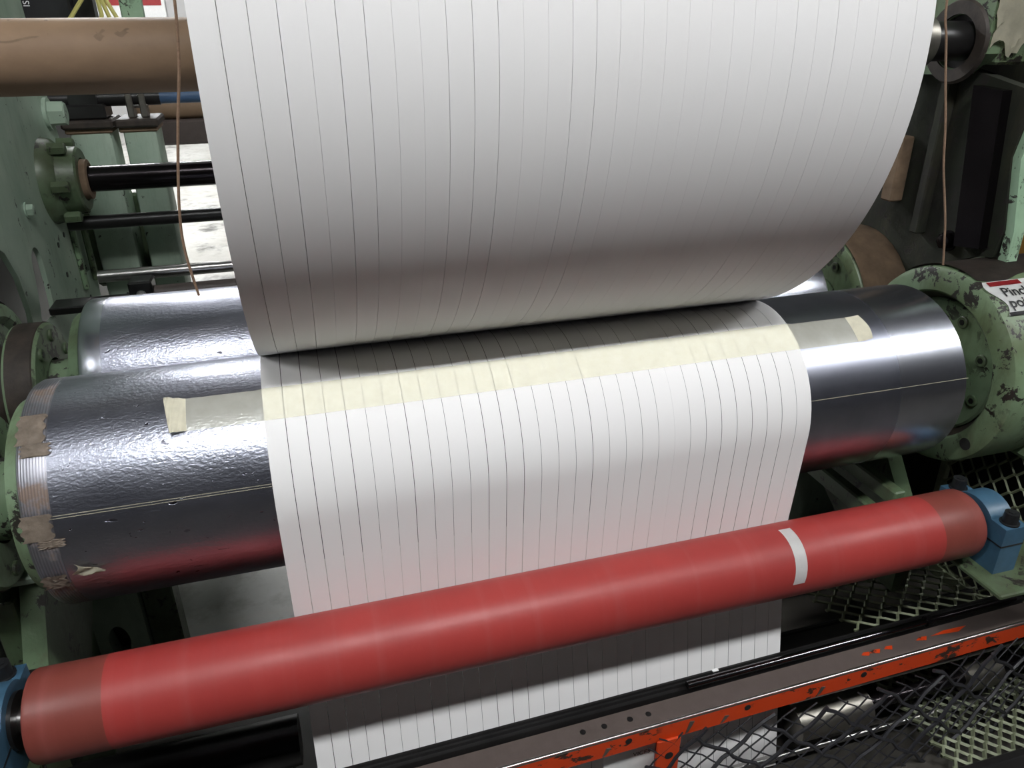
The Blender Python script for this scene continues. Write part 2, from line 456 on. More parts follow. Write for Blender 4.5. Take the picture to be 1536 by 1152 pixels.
# old brown tape remains around the left end band
for d, w, x0, x1 in ((112, 16, XL + .004, XL + .042), (128, 6, XL + .01, XL + .05), (160, 12, XL + .002, XL + .043), (172, 4, XL + .02, XL + .055), (192, 9, XL + .006, XL + .04)):
    b = new()
    ribbon(b, lambda u, v: on_drum(x0 + (x1 - x0) * u + 0.003 * math.sin(v * 17), d + w * v, RD + 0.001 + 0.0018 * random.random()), 8, 10)
    bmesh.ops.solidify(b, geom=b.faces[:], thickness=0.0006); obj('tape_remnant', b, 'old_tape', front)

# ---------------------------------------------------------------- bearing housings and their flanges
def housing(xf, y, s, label, paint, top, ro=0.228, a0=55, a1=106, turn=20, proud=False):
    """s=+1: stands beyond the right drum ends, flange recessed; s=-1: mirrored at the left, flange standing proud"""
    t = thing('bearing_housing', label, 'bearing', (xf + s * 0.1, y, -0.25), 'bearing housings of the winding drums')
    X = lambda d: xf + s * d
    f = X(0.075) if proud else X(-0.037)          # face of the outer ring
    F = lambda d: f + s * d
    b = new(); lathe(b, [(X(0.09) if proud else X(0.01), 0.0), (X(0.09) if proud else X(0.01), 0.160), (F(0.003), 0.170), (f, 0.174), (f, ro - .014), (F(0.005), ro - .004), (F(0.015), ro), (X(0.24), ro), (X(0.26), ro - .018), (X(0.26), 0)], y, 0, 96)
    obj('body', b, paint, t)
    b = new(); lathe(b, [(X(-0.01), 0.075), (X(-0.01), 0.147), (X(-0.005), 0.152), (X(0.05), 0.152), (X(0.05), 0.075)], y, 0, 72); fl = obj('flange', b, paint, t)
    if proud:
        b = new(); lathe(b, [(X(-0.004), 0.1522), (X(-0.002), 0.1545), (X(0.045), 0.1545), (X(0.05), 0.11), (X(0.095), 0.11)], y, 0, 72); obj('rim', b, 'grease', t)
    b = new(); lathe(b, [(F(0.035), 0.1535), (F(0.001), 0.1725), (F(0.0025), 0.1735), (F(0.047), 0.1605)], y, 0, 72, True); obj('seal_ring', b, 'grease', t)
    for k in range(8):
        a = math.radians(45 * k + turn)
        b = new(); socket_bolt(b, (X(-0.01), y + 0.124 * math.cos(a), 0.124 * math.sin(a)), (-s, 0, 0), 0.0135, 0.006); obj('bolt', b, 'green_grimy', fl)
        b = new(); p = Vector((X(-0.0145), y + 0.124 * math.cos(a), 0.124 * math.sin(a))); cyl(b, p, p + Vector((-s * 0.002, 0, 0)), 0.0068, n=6); obj('bolt_socket', b, 'black', fl)
    b = new()
    ribbon(b, lambda u, v: (F(0.009 + 0.27 * u), y + (ro + .0015 + 0.004 * math.sin(PI * u)) * math.cos(math.radians(a0 + (a1 - a0) * v + 3 * math.sin(u * 9))), (ro + .0015 + 0.003 * math.sin(PI * v)) * math.sin(math.radians(a0 + (a1 - a0) * v + 3 * math.sin(u * 9)))), 12, 20)
    bmesh.ops.solidify(b, geom=b.faces[:], thickness=0.002); obj('dust_layer', b, top, t)
    b = new(); box(b, (min(X(0.10), X(0.28)), y - 0.20 * ro / .228, -0.18), (max(X(0.10), X(0.28)), y - 0.10, 0.10), 0.015); obj('side_lug', b, paint, t)
    if not proud:
        b = new(); cyl(b, (X(-0.034), y - 0.15, -0.13), (X(-0.0385), y - 0.15, -0.13), 0.014, n=20); obj('plug', b, 'black', t)
    return t
hf = housing(1.495, 0.0, 1, 'green bearing housing with a pinch point sticker, right of the front drum', 'green_worn', 'grease')
housing(1.495, YB, 1, 'green bearing housing topped with brown dust, right of the rear drum', 'green_worn', 'dusty', 0.206, 40, 150)
housing(-0.46, YB, -1, 'green bearing housing with round bolted flange, left of the rear drum', 'green_worn', 'grease', 0.206, turn=-17, proud=True)
housing(-0.46, 0.0, -1, 'chipped green bearing housing at the left frame edge, beside the front drum', 'green_worn', 'grease', turn=-17, proud=True)

# pinch point sticker, bent round the front right housing
def on_house(u, v, r=0.2305):
    """u metres along X from the sticker's left edge, v metres upwards round the housing"""
    a = math.radians(132) - v / 0.23
    return (1.474 + u, r * math.cos(a), r * math.sin(a))
st = thing('warning_sticker', 'white pinch point warning sticker with red stripe on the right bearing housing', 'sticker', on_house(0, 0, 0.23))
b = new(); ribbon(b, lambda u, v: on_house(0.15 * u + 0.012 * math.sin(6 * v) * (1 - u) , 0.094 * v), 10, 12)
bmesh.ops.solidify(b, geom=b.faces[:], thickness=0.0006); obj('sheet', b, 'white', st)
b = new(); ribbon(b, lambda u, v: on_house(0.004 + 0.085 * u, 0.078 + 0.0135 * v, 0.2314), 8, 2)
bmesh.ops.solidify(b, geom=b.faces[:], thickness=0.0004); obj('red_stripe', b, 'red_ink', st)
b = new(); ribbon(b, lambda u, v: on_house(0.004 + 0.13 * u, 0.0 + 0.008 * v, 0.2314), 8, 1)
bmesh.ops.solidify(b, geom=b.faces[:], thickness=0.0004); obj('black_stripe', b, 'ink', st)
text_mesh('Pinch', 0.034, lambda u, v: on_house(0.02 + u, 0.047 + v, 0.2318), 'ink', st, bold=0.0006)
text_mesh('point.', 0.034, lambda u, v: on_house(0.018 + u, 0.018 + v, 0.2318), 'ink', st, bold=0.0006)

# ---------------------------------------------------------------- paper roll of narrow slit rolls on a kraft core
roll = thing('paper_roll', 'huge white paper roll slit into narrow rings, resting between both drums', 'paper roll', (0.5, RY, RZ - RR))
rg = random.Random(11)
cut = [0.0] + [rg.choice((0.00012, 0.00016, 0.0002, 0.00028)) for _ in range(NSTRIP - 1)] + [0.0]
cut[1] = 0.0004; cut[3] = 0.0003; cut[5] = 0.0003; cut[10] = 0.0003; cut[11] = 0.0003
for i in range(NSTRIP):
    x0, x1 = i * PITCH + cut[i], (i + 1) * PITCH - cut[i + 1]
    b = new(); lathe(b, [(x0, 0.0585), (x0, RR), (x1, RR), (x1, 0.0585)], RY, RZ, 200, True)
    obj('slit_ring', b, 'paper', roll)
b = new(); lathe(b, [(-0.50, 0.048), (-0.50, 0.058), (1.03, 0.058), (1.03, 0.048)], RY, RZ, 96, True); obj('core', b, 'kraft', roll)
for d, w, x0, x1 in ((137, 9, -0.148, -0.130), (139, 13, -0.178, -0.166), (150, 3, -0.33, -0.26)):
    b = new(); ribbon(b, lambda u, v: (x0 + (x1 - x0) * u + 0.003 * math.sin(7 * v), RY + 0.0584 * math.cos(math.radians(d + w * v + 4 * math.sin(5 * u))), RZ + 0.0584 * math.sin(math.radians(d + w * v + 4 * math.sin(5 * u)))), 6, 6)
    obj('scuff', b, 'dusty', roll)
shaft = thing('core_shaft', 'dark steel core shaft coming out of the right end of the paper roll', 'shaft', (1.3, RY, RZ - 0.04))
b = new(); lathe(b, [(1.0, 0), (1.0, 0.041), (1.59, 0.041), (1.59, 0)], RY, RZ, 40); obj('rod', b, 'black', shaft)
b = new(); lathe(b, [(1.36, 0.041), (1.36, 0.054), (1.40, 0.058), (1.415, 0.052), (1.43, 0.056), (1.455, 0.055), (1.46, 0.041)], RY, RZ, 40, True); obj('chuck', b, 'dull_steel', shaft)

# ---------------------------------------------------------------- the slit web below the roll
web = thing('paper_web', 'white slit paper web running over the front drum and behind the red roller', 'paper web', (0.5, -0.2, FLOOR))
R1, R2 = RD + 0.0022, RED[2] + 0.0012
path = []
for d in [72 + (183.5 - 72) * i / 44 for i in range(45)]:
    a = math.radians(d); path.append((R1 * math.cos(a), R1 * math.sin(a)))
p0 = path[-1]; p1 = (RED[0] + R2 * math.cos(math.radians(3.5)), RED[1] + R2 * math.sin(math.radians(3.5)))
for i in range(1, 9): path.append((p0[0] + (p1[0] - p0[0]) * i / 9, p0[1] + (p1[1] - p0[1]) * i / 9))
for d in [3.5 - 14.0 * i / 8 for i in range(9)]:
    a = math.radians(d); path.append((RED[0] + R2 * math.cos(a), RED[1] + R2 * math.sin(a)))
q = path[-1]; e = math.radians(-10.5)
for s in [0.06 * i for i in range(1, 10)] + [0.575]: path.append((q[0] + s * math.sin(e), q[1] - s * math.cos(e)))
def web_strip(x0, x1):
    b = new(); rows = []
    for i, (y, z) in enumerate(path):
        ya, za = path[max(i - 1, 0)]; yb, zb = path[min(i + 1, len(path) - 1)]
        dy, dz = yb - ya, zb - za; L = math.hypot(dy, dz); ny, nz = dz / L * -1, dy / L
        ny, nz = ny * 0.0001, nz * 0.0001
        rows.append([b.verts.new((x, y + s * ny, z + s * nz)) for x, s in ((x0, 1), (x1, 1), (x1, -1), (x0, -1))])
    for A, B in zip(rows, rows[1:]):
        for k in range(4): b.faces.new((A[k], A[(k + 1) % 4], B[(k + 1) % 4], B[k]))
    b.faces.new(rows[0]); b.faces.new(rows[-1][::-1]); return b
rnd = random.Random(3)
gaps = [0] + [rnd.choice((0.0006, 0.0007, 0.0008, 0.001)) for _ in range(NSTRIP - 1)] + [0]
gaps[1] = gaps[2] = 0.0011; gaps[22] = 0.0002
for i in range(NSTRIP):
    obj('web_strip', web_strip(i * PITCH + gaps[i] / 2, (i + 1) * PITCH - gaps[i + 1] / 2), 'paper', web, 60)

# masking tape across drum and web
tape = thing('masking_tape', 'long cream masking tape stuck across the slit web onto the front drum', 'tape', (0.5, -0.1, 0.14))
def tape_r(x):
    if x < -0.006 or x > 1.006: return 0.0006
    return 0.0026
TOP, BOT = 113.4, 131.5
b = new()
def f_web(u, v):
    x = -0.118 + (1.135 + 0.118) * u
    return on_drum(x, TOP + (BOT - TOP) * v + 0.3 * math.sin(x * 5), RD + tape_r(x))
ribbon(b, f_web, 170, 10); obj('tape_strip', b, 'tape', tape, 60)
b = new()
def f_l(u, v):                                         # crumpled left end, lifting at its lower corner
    x = -0.152 + 0.034 * u + 0.010 * v * (1 - u)
    lift = (1 - u) * (0.002 + 0.016 * max(0, v - 0.4) ** 1.5) + 0.0028 * abs(math.sin(u * 7 + v * 3.0)) * (1 - u * u)
    return on_drum(x, TOP - 1.5 * (1 - u) + (BOT + 2.5 * (1 - u) - TOP) * v + 0.3 * math.sin(x * 5), RD + 0.0008 + lift)
ribbon(b, f_l, 22, 18); obj('tape_end', b, 'tan_tape', tape, 60, label='crumpled thicker left tape end')
b = new()
def f_r(u, v):
    x = 1.135 + 0.03 * u - 0.012 * u * v + 0.012 * u * math.sin(2.4 * v)
    return on_drum(x, TOP + (BOT - TOP) * v + 0.3 * math.sin(x * 5), RD + 0.0008 + u * u * (0.003 + 0.007 * v * v))
ribbon(b, f_r, 14, 14); obj('tape_end', b, 'tan_tape', tape, 60, label='lifting right tape end')
# loose scrap of tape low on the drum
b = new(); rr = random.Random(5)
def f_s(u, v):
    x = -0.306 + 0.036 * u + 0.006 * math.sin(5 * v); d = 186 + 6.5 * v * (1 - 0.5 * u) + 5 * u
    return on_drum(x, d, RD + 0.002 + 0.004 * abs(math.sin(4 * u + 2.5 * v)) + 0.0015 * rr.random())
ribbon(b, f_s, 7, 6); bmesh.ops.solidify(b, geom=b.faces[:], thickness=0.0004)
tag(obj('tape_scrap', b, 'tan_tape'), 'small crumpled scrap of tape low on the left of the front drum', 'tape scrap')

# ---------------------------------------------------------------- red rubber roller in blue pillow blocks
RX0, RX1 = -0.400, 1.383
red = thing('rubber_roller', 'long red rubber covered roller in front of the slit web', 'roller', (0.5, RED[0], RED[1] - RED[2]))
y, z, r = RED
b = new(); lathe(b, [(-0.288, r - .004), (-0.2879, r), (1.276, r), (1.2761, r - .004)], y, z, 128); obj('cover', b, 'red', red)
b = new(); lathe(b, [(RX0, 0.01), (RX0, r - 0.008), (RX0 + 0.002, r - 0.003), (RX0 + 0.008, r - 0.0003), (-0.288, r - 0.0003), (-0.2879, r - .004)], y, z, 128); obj('end_band', b, 'red_end', red, label='soiled brownish left end band')
b = new(); lathe(b, [(1.2761, r - .004), (1.2762, r - 0.0003), (RX1 - 0.008, r - 0.0003), (RX1 - 0.002, r - 0.003), (RX1, r - 0.008), (RX1, 0.01)], y, z, 128); obj('end_band', b, 'red_end', red, label='soiled brownish right end band')
for a, c in ((-0.50, RX0 + .001), (RX1 - .001, 1.48)):
    b = new(); lathe(b, [(a, 0), (a, 0.02), (c, 0.02), (c, 0)], y, z, 32); obj('journal', b, 'steel', red)
b = new()
ribbon(b, lambda u, v: (0.937 - 0.013 * (1 - u * 2) - 0.012 * v * v + 0.006 * math.sin(2 * v), y + (r + 0.0009) * math.cos(math.radians(88 + 92 * v)), z + (r + 0.0009) * math.sin(math.radians(88 + 92 * v))), 3, 24)
bmesh.ops.solidify(b, geom=b.faces[:], thickness=0.0005)
tag(obj('white_tape', b, 'white'), 'short white tape strip bent around the red roller', 'tape strip')

def pillow(xc, label):
    t = thing('pillow_block', label, 'bearing block', (xc, y, z - 0.10), 'blue pillow blocks of the red roller')
    w = 0.028
    prof = [(y - 0.088, z - 0.078), (y - 0.088, z + 0.034), (y - 0.048, z + 0.036)] + arc(y, z, 0.062, 145, 35, 12) + [(y + 0.048, z + 0.036), (y + 0.088, z + 0.034), (y + 0.088, z - 0.078)]
    b = new(); prism(b, prof, xc - w, xc + w)
    es = [e for e in b.edges if e.is_manifold and 1.45 < e.calc_face_angle(0) < 1.65]
    bmesh.ops.bevel(b, geom=es, offset=0.004, segments=2, affect='EDGES', clamp_overlap=True); obj('body', b, 'blue', t)
    b = new(); box(b, (xc - w - .001, y - 0.089, z - 0.010), (xc + w + .001, y + 0.089, z - 0.007)); obj('split_line', b, 'black', t)
    b = new(); lathe(b, [(xc - w - 0.006, 0.021), (xc - w - 0.006, 0.045), (xc + w + 0.006, 0.045), (xc + w + 0.006, 0.021)], y, z, 32, True); obj('seal', b, 'black', t)
    for s in (-0.068, 0.068):
        b = new(); cyl(b, (xc, y + s, z + 0.033), (xc, y + s, z + 0.038), 0.019, n=20); cyl(b, (xc, y + s, z + 0.038), (xc, y + s, z + 0.060), 0.015, 0.014, n=24)
        cyl(b, (xc, y + s, z + 0.060), (xc, y + s, z + 0.062), 0.008, n=6); obj('bolt', b, 'rubber_black', t)
    return t
pillow(1.432, 'blue pillow block holding the right end of the red roller')
pillow(-0.455, 'blue pillow block holding the left end of the red roller')

# arms that carry the pillow blocks, running front to back
for xc, l in ((1.41, 'green support arm under the right pillow block'), (-0.455, 'green support arm under the left pillow block')):
    t = thing('support_arm', l, 'machine arm', (xc, 0, z - 0.30))
    b = new(); box(b, (xc - 0.045, -0.40, z - 0.09), (xc + 0.16 if xc > 0 else xc + 0.05, -0.10, z - 0.078), 0.003); obj('ledge', b, 'green_grimy', t)
    sx = -1 if xc > 0 else 1
    b = new(); prism(b, [(-0.12, z - 0.30), (-0.12, z - 0.113), (0.02, z + 0.07), (0.34, z + 0.07), (0.34, z - 0.06), (0.0, z - 0.30)], xc - 0.02, xc + 0.02); obj('web_plate', b, 'green_grimy', t)
    b = new(); box(b, (xc - 0.05, 0.0, z + 0.07), (xc + 0.05, 0.34, z + 0.085), 0.003); obj('top_flange', b, 'green', t)
    for k, (a, c) in enumerate(((-0.04, 0.0), (-0.10, -0.055)) if xc > 0 else ()):
        b = new(); box(b, (xc + sx * (0.05 + 0.03 * k), -0.12, z + a), (xc + sx * (0.08 + 0.03 * k), 0.34, z + c), 0.004); obj('rail', b, 'green_grimy', t)

# ---------------------------------------------------------------- side frames
lf = thing('machine_stand', 'pale green left machine side plate with arched openings', 'machine frame', (-0.6, 0.8, FLOOR))
outline = [(0.24, -0.85)] + arc(0, 0, 0.24, 0, 85, 12) + [(0.0, 0.28), (0.0, 0.42), (0.42, 0.50), (0.42, 1.7), (1.28, 1.7), (1.40, 0.53), (1.475, 0.06), (1.44, -0.16), (1.44, -0.85)]
big = [(0.30, 0.26), (0.38, 0.30), (0.5, 0.315), (0.62, 0.295), (0.69, 0.252), (0.735, 0.18), (0.75, 0.09), (0.73, 0.0), (0.68, -0.12), (0.62, -0.22), (0.45, -0.30), (0.32, -0.25), (0.27, -0.1), (0.262, 0.0), (0.262, 0.1), (0.265, 0.2)]
slot = [(0.935, 0.015), (0.80, 0.02), (0.835, 0.09), (0.85, 0.14)] + arc(0.9, 0.16, 0.045, 170, 10, 8, 0.05) + [(0.945, 0.10)]
win = [(1.285, 0.02), (1.30, 0.19), (1.39, 0.18), (1.385, 0.01)]
b = new(); prism(b, outline, -0.572, -0.56, [big, slot, win]); obj('plate', b, 'green', lf, 25)
b = new(); box(b, (-0.72, 0.1, -0.8), (-0.70, 2.7, 0.6)); obj('opening_blackout', b, 'black', lf)  # added black sheet, stands in for shade inside the plate openings
for yy, zz, r_, h_ in ((1.343, 0.491, 0.036, 0.05), (0.927, 0.30, 0.016, 0.018)):
    b = new(); hexbolt(b, (-0.56, yy, zz), (1, 0, 0), r_, h_); obj('bolt', b, 'green', lf)
for yy, zz in ((1.12, 0.16), (1.20, 0.17), (1.13, 0.07), (1.32, -0.06)):
    b = new(); cyl(b, (-0.5602, yy, zz), (-0.5585, yy, zz), 0.008, n=12); obj('hole', b, 'black', lf)
b = new(); box(b, (-0.56, 1.26, -0.02), (-0.545, 1.285, 0.22), 0.004); box(b, (-0.56, 1.395, -0.03), (-0.545, 1.425, 0.22), 0.004); obj('rib', b, 'green_worn', lf)

rf = thing('machine_stand', 'grimy right machine side plate with shade in its paint and one pale green front edge', 'machine frame', (1.62, 0.6, FLOOR))
outline_r = [(0.24, -0.85)] + arc(0, 0, 0.235, 0, 82, 12) + [(0.02, 0.30), (0.05, 0.45), (0.03, 0.585), (0.26, 0.63), (0.42, 0.66), (0.42, 1.7), (0.9, 1.7), (1.1, 0.5), (1.2, 0.0), (1.2, -0.85)]
b = new(); prism(b, outline_r, 1.60, 1.63, [arc(YB, 0, 0.212, 0, 350, 35)]); obj('plate', b, 'frame_dark', rf)
b = new(); prism(b, [(0.019, 0.17), (0.019, 0.30), (0.049, 0.45), (0.029, 0.58), (0.008, 0.58), (0.028, 0.45), (-0.002, 0.30), (-0.004, 0.17)], 1.604, 1.634); obj('front_edge', b, 'green_pale', rf, label='pale chipped green front edge')
b = new(); prism(b, [(0.12, 0.24), (0.17, 0.59), (0.09, 0.585), (0.05, 0.25)], 1.575, 1.60); obj('guide_rail', b, 'black_steel', rf)
b = new(); box(b, (1.57, 0.235, 0.24), (1.60, 0.26, 0.60), 0.003); obj('guide_rail', b, 'frame_dark', rf)
b = new()
for k in range(26):
    zz = 0.28 + 0.024 * k; yy = 0.42 - 0.10 * (zz - 0.28)
    cyl(b, (1.545, yy, zz), (1.565, yy, zz), 0.009, n=10)
    box(b, (1.548, yy - .003, zz), (1.551, yy + .003, zz + .024)); box(b, (1.559, yy - .003, zz), (1.562, yy + .003, zz + .024))
obj('roller_chain', b, 'black_steel', rf, kind='stuff')
b = new(); box(b, (1.56, 0.33, 0.30), (1.598, 0.37, 0.46), 0.004); obj('wear_block', b, 'dusty', rf)
b = new(); hexbolt(b, (1.60, 0.16, 0.24), (-1, 0, 0), 0.02, 0.02); obj('bolt', b, 'black_steel', rf)
b = new(); box(b, (1.76, 0.0, 0.56), (1.78, 1.2, 1.7), 0.004); obj('cover', b, 'frame_dark', rf)  # added dark sheet, blacks out the bright gap behind the shaft bracket
b = new(); box(b, (1.90, -0.6, FLOOR), (1.92, 1.2, -0.02), 0.004); obj('mesh_blackout', b, 'black', rf)  # added black sheet, hides the lit floor behind the mesh guard
b = new(); box(b, (1.66, -0.30, 0.10), (1.95, -0.02, 0.155), 0.006); box(b, (1.60, -0.02, 0.12), (2.0, 0.10, 0.15), 0.006); obj('shelf', b, 'green_worn', rf)

# holder of the core shaft at the upper right
br = thing('shaft_bracket', 'worn green core shaft bracket with round opening, upper right', 'bracket', (1.6, 0.18, 0.62))
hole = arc(RY + 0.01, RZ - 0.002, 0.056, 0, 350, 28)
b = new(); prism(b, [(0.40, 0.60), (0.40, 1.1), (0.145, 1.1), (0.145, 0.655), (0.162, 0.636), (0.18, 0.63), (0.2, 0.612)], 1.56, 1.598, [hole]); obj('plate', b, 'green_worn', br)
b = new(); lathe(b, [(1.554, 0.057), (1.554, 0.083), (1.562, 0.088), (1.562, 0.057)], RY + .01, RZ - .002, 40, True); obj('bush', b, 'grease', br)
b = new(); lathe(b, [(1.57, 0.0), (1.57, 0.055), (1.597, 0.055), (1.597, 0.0)], RY + .01, RZ - .002, 40); obj('bore', b, 'black', br)
b = new(); box(b, (1.598, 0.145, 0.632), (1.68, 0.40, 1.1), 0.006); obj('arm', b, 'green_worn', br)
b = new()
rt = random.Random(9)
ribbon(b, lambda u, v: (1.563 + 0.11 * u + 0.004 * math.sin(9 * v), 0.142 - 0.006 * rt.random() - 0.003 * math.sin(6 * u) ** 2, 0.66 + 0.014 * rt.random() * (1 - v) + 0.02 * math.sin(9 * u) * (1 - v) + 0.2 * v), 12, 14)
bmesh.ops.solidify(b, geom=b.faces[:], thickness=0.002)
tag(obj('tape_wad', b, 'tan_tape'), 'torn beige tape wrapped on the upper right bracket', 'tape')

# ---------------------------------------------------------------- shafts and rods at the back left
def rod(name, y, z, r, x0, x1, mat, label, cat='rod', n=32):
    b = new(); lathe(b, [(x0, 0), (x0, r - .001), (x0 + .001, r), (x1 - .001, r), (x1, r - .001), (x1, 0)], y, z, n)
    return tag(obj(name, b, mat), label, cat)
ts = thing('cross_shaft', 'thick polished dark shaft with green flange bearing, behind the roll', 'shaft', (0.5, 1.2, 0.28))
b = new(); lathe(b, [(-0.53, 0), (-0.53, 0.036), (1.6, 0.036), (1.6, 0)], 1.2, 0.324, 48); obj('rod', b, 'black_steel', ts)
b = new(); lathe(b, [(-0.56, 0.037), (-0.56, 0.12), (-0.54, 0.115), (-0.52, 0.095), (-0.475, 0.09), (-0.47, 0.085), (-0.47, 0.06), (-0.48, 0.058), (-0.48, 0.037)], 1.2, 0.324, 56, True); obj('bearing', b, 'green_grimy', ts)
b = new(); lathe(b, [(-0.48, 0.037), (-0.455, 0.037), (-0.452, 0.045), (-0.455, 0.055), (-0.48, 0.056)], 1.2, 0.324, 40, True); obj('inner_race', b, 'dusty', ts)
for a in (60, 120, 180, 240, 300):
    b = new(); hexbolt(b, (-0.54, 1.2 + 0.108 * math.cos(math.radians(a)), 0.324 + 0.108 * math.sin(math.radians(a))), (1, 0, 0), 0.017, 0.05, False); obj('bolt', b, 'green_grimy', ts)
rod('tie_bar', 1.2, 0.200, 0.020, -0.54, 1.58, 'black', 'thin black tie bar below the thick dark shaft', 'bar', 20)
rod('idler_rod', 1.0, 0.092, 0.017, -0.45, 1.55, 'steel', 'bright thin steel idler rod above the rear drum', 'rod')
rod('idler_rod', 0.92, 0.055, 0.022, -0.30, 1.50, 'brown_steel', 'dark brown rod between bright rod and rear drum', 'rod')
lg = thing('rod_holder', 'small dark holder block beside the brown rod', 'holder', (-0.42, 0.92, 0.0))
b = new(); box(b, (-0.56, 0.88, 0.03), (-0.30, 0.96, 0.05), 0.003); box(b, (-0.36, 0.885, 0.03), (-0.30, 0.955, 0.10), 0.005); obj('block', b, 'black', lg)
b = new(); hexbolt(b, (-0.33, 0.885, 0.065), (0, -1, 0), 0.010, 0.012); obj('bolt', b, 'steel', lg)

# two green posts with brown stained tops
def post(x0, x1, label):
    t = thing('frame_post', label, 'post', ((x0 + x1) / 2, 1.55, FLOOR), 'green posts behind the machine')
    b = new(); box(b, (x0, 1.48, FLOOR), (x1, 1.62, 0.43), 0.012, seg=2); obj('column', b, 'green', t)
    b = new(); box(b, (x0 - 0.015, 1.46, 0.43), (x1 + 0.012, 1.64, 0.455), 0.006); obj('top_plate', b, 'grease', t)
    b = new(); box(b, (x0 - 0.01, 1.475, 0.415), (x1 + 0.005, 1.63, 0.431), 0.004); obj('weld_bead', b, 'dusty', t)
    b = new(); box(b, (x0 - 0.02, 1.46, FLOOR), (x1 + 0.02, 1.64, FLOOR + 0.02), 0.004); obj('base_plate', b, 'green_grimy', t)
    return t
post(-0.392, -0.292, 'green post nearer to the paper roll, with clamp on top')
post(-0.545, -0.425, 'green post beside the left side plate, with black block on top')
b = new(); box(b, (-0.60, 1.625, -0.12), (-0.31, 1.68, 0.20), 0.01); tag(obj('crossbeam', b, 'green_grimy'), 'low green crossbeam joining the two posts', 'beam')
ck = thing('pipe_clamp', 'small steel clamp with two jaws under the blue pipe', 'clamp', (-0.34, 1.54, 0.455))
for s in (-0.026, 0.012):
    b = new(); box(b, (-0.345 + s, 1.51, 0.455), (-0.325 + s, 1.57, 0.525), 0.003); obj('jaw', b, 'dull_steel', ck)
b = new(); cyl(b, (-0.36, 1.535, 0.49), (-0.31, 1.535, 0.49), 0.008, n=12); obj('bolt', b, 'steel', ck)
bb = thing('bearing_block', 'black bearing block on the left green post', 'bearing block', (-0.5, 1.54, 0.455))
b = new(); box(b, (-0.545, 1.49, 0.455), (-0.43, 1.61, 0.50), 0.006); obj('base', b, 'black', bb)
b = new(); prism(b, [(-0.53, 0.50)] + arc(-0.49, 0.52, 0.04, 180, 0, 12) + [(-0.45, 0.50)], 1.50, 1.60, axis='y'); obj('cap', b, 'black', bb)
pp = thing('blue_pipe', 'blue horizontal pipe with black left section under the kraft core', 'pipe', (0.4, 1.54, 0.5))
b = new(); lathe(b, [(-0.27, 0), (-0.27, 0.021), (1.2, 0.021), (1.2, 0)], 1.54, 0.513, 28); obj('pipe', b, 'blue_pipe', pp)
b = new(); lathe(b, [(-0.62, 0), (-0.62, 0.024), (-0.27, 0.024), (-0.27, 0)], 1.54, 0.513, 28); obj('sleeve', b, 'black', pp)
rod('kraft_tube', 2.53, 0.345 + 0.045, 0.045, -0.5, 1.4, 'kraft', 'brown cardboard tube seen behind the green posts', 'tube')
b = new(); box(b, (-0.45, 2.48, 0.24), (1.2, 2.58, 0.345), 0.01); box(b, (-0.1, 2.49, FLOOR), (0.0, 2.57, 0.24)); box(b, (0.9, 2.49, FLOOR), (1.0, 2.57, 0.24)); tag(obj('timber_trestle', b, 'brown_steel'), 'grey brown timber trestle carrying the cardboard tube', 'trestle')

# ---------------------------------------------------------------- black switch box, cables, far sign
sb = thing('switch_box', 'black switch box above the kraft core, upper left corner', 'switch box', (-0.62, 1.5, 0.72))
b = new(); box(b, (-0.66, 1.48, 0.72), (-0.46, 1.56, 1.1), 0.006); obj('case', b, 'rubber_black', sb)
b = new(); box(b, (-0.455, 1.49, 0.72), (-0.40, 1.55, 1.1), 0.004); obj('hinge_bar', b, 'black', sb)
text_mesh('IS', 0.024, lambda u, v: (-0.575 - v + 0.01, 1.479, 0.772 + u), 'white', sb)
cb = thing('yellow_cable', 'yellow cables hanging over the black switch box, upper left', 'cable', (-0.42, 1.46, 0.72))
for pts in ([(-0.50, 1.44, 0.66), (-0.46, 1.44, 0.74), (-0.41, 1.44, 0.80), (-0.37, 1.44, 0.84), (-0.33, 1.45, 0.95)],
            [(-0.40, 1.45, 0.68), (-0.375, 1.45, 0.75), (-0.38, 1.45, 0.82), (-0.385, 1.45, 0.95)],
            [(-0.37, 1.45, 0.68), (-0.355, 1.45, 0.74), (-0.37, 1.45, 0.80), (-0.38, 1.45, 0.84)],
            [(-0.345, 1.45, 0.68), (-0.335, 1.45, 0.74), (-0.36, 1.45, 0.80), (-0.375, 1.45, 0.82)]):
    b = new(); pipe(b, pts, 0.006, 8); obj('strand', b, 'yellow', cb)
b = new(); box(b, (-0.345, 1.60, 0.6), (-0.28, 1.64, 1.2), 0.004); tag(obj('pale_upright', b, 'green_pale'), 'pale green upright behind the yellow cables', 'upright')
sg = thing('wall_sign', 'white sign with red upper band on the far back wall', 'sign', (-1.9, 12.85, 0.7))
b = new(); box(b, (-2.25, 12.84, 0.55), (-1.35, 12.9, 1.6), 0.01); obj('board', b, 'white', sg)
b = new(); box(b, (-2.2, 12.83, 0.96), (-1.4, 12.84, 1.5)); obj('band', b, 'red_ink', sg)

# ---------------------------------------------------------------- twine hanging at both roll ends
def twine(pts, label):
    n = len(pts); out = []
    for i in range(n - 1):
        for k in range(6):
            u = k / 6; p = [Vector(pts[max(i - 1, 0)]), Vector(pts[i]), Vector(pts[i + 1]), Vector(pts[min(i + 2, n - 1)])]
            out.append(0.5 * ((2 * p[1]) + (p[2] - p[0]) * u + (2 * p[0] - 5 * p[1] + 4 * p[2] - p[3]) * u * u + (3 * p[1] - p[0] - 3 * p[2] + p[3]) * u ** 3))
    b = new(); pipe(b, out + [Vector(pts[-1])], 0.0022, 7)
    return tag(obj('twine', b, 'cord'), label, 'string', 'strings hanging beside the roll ends')

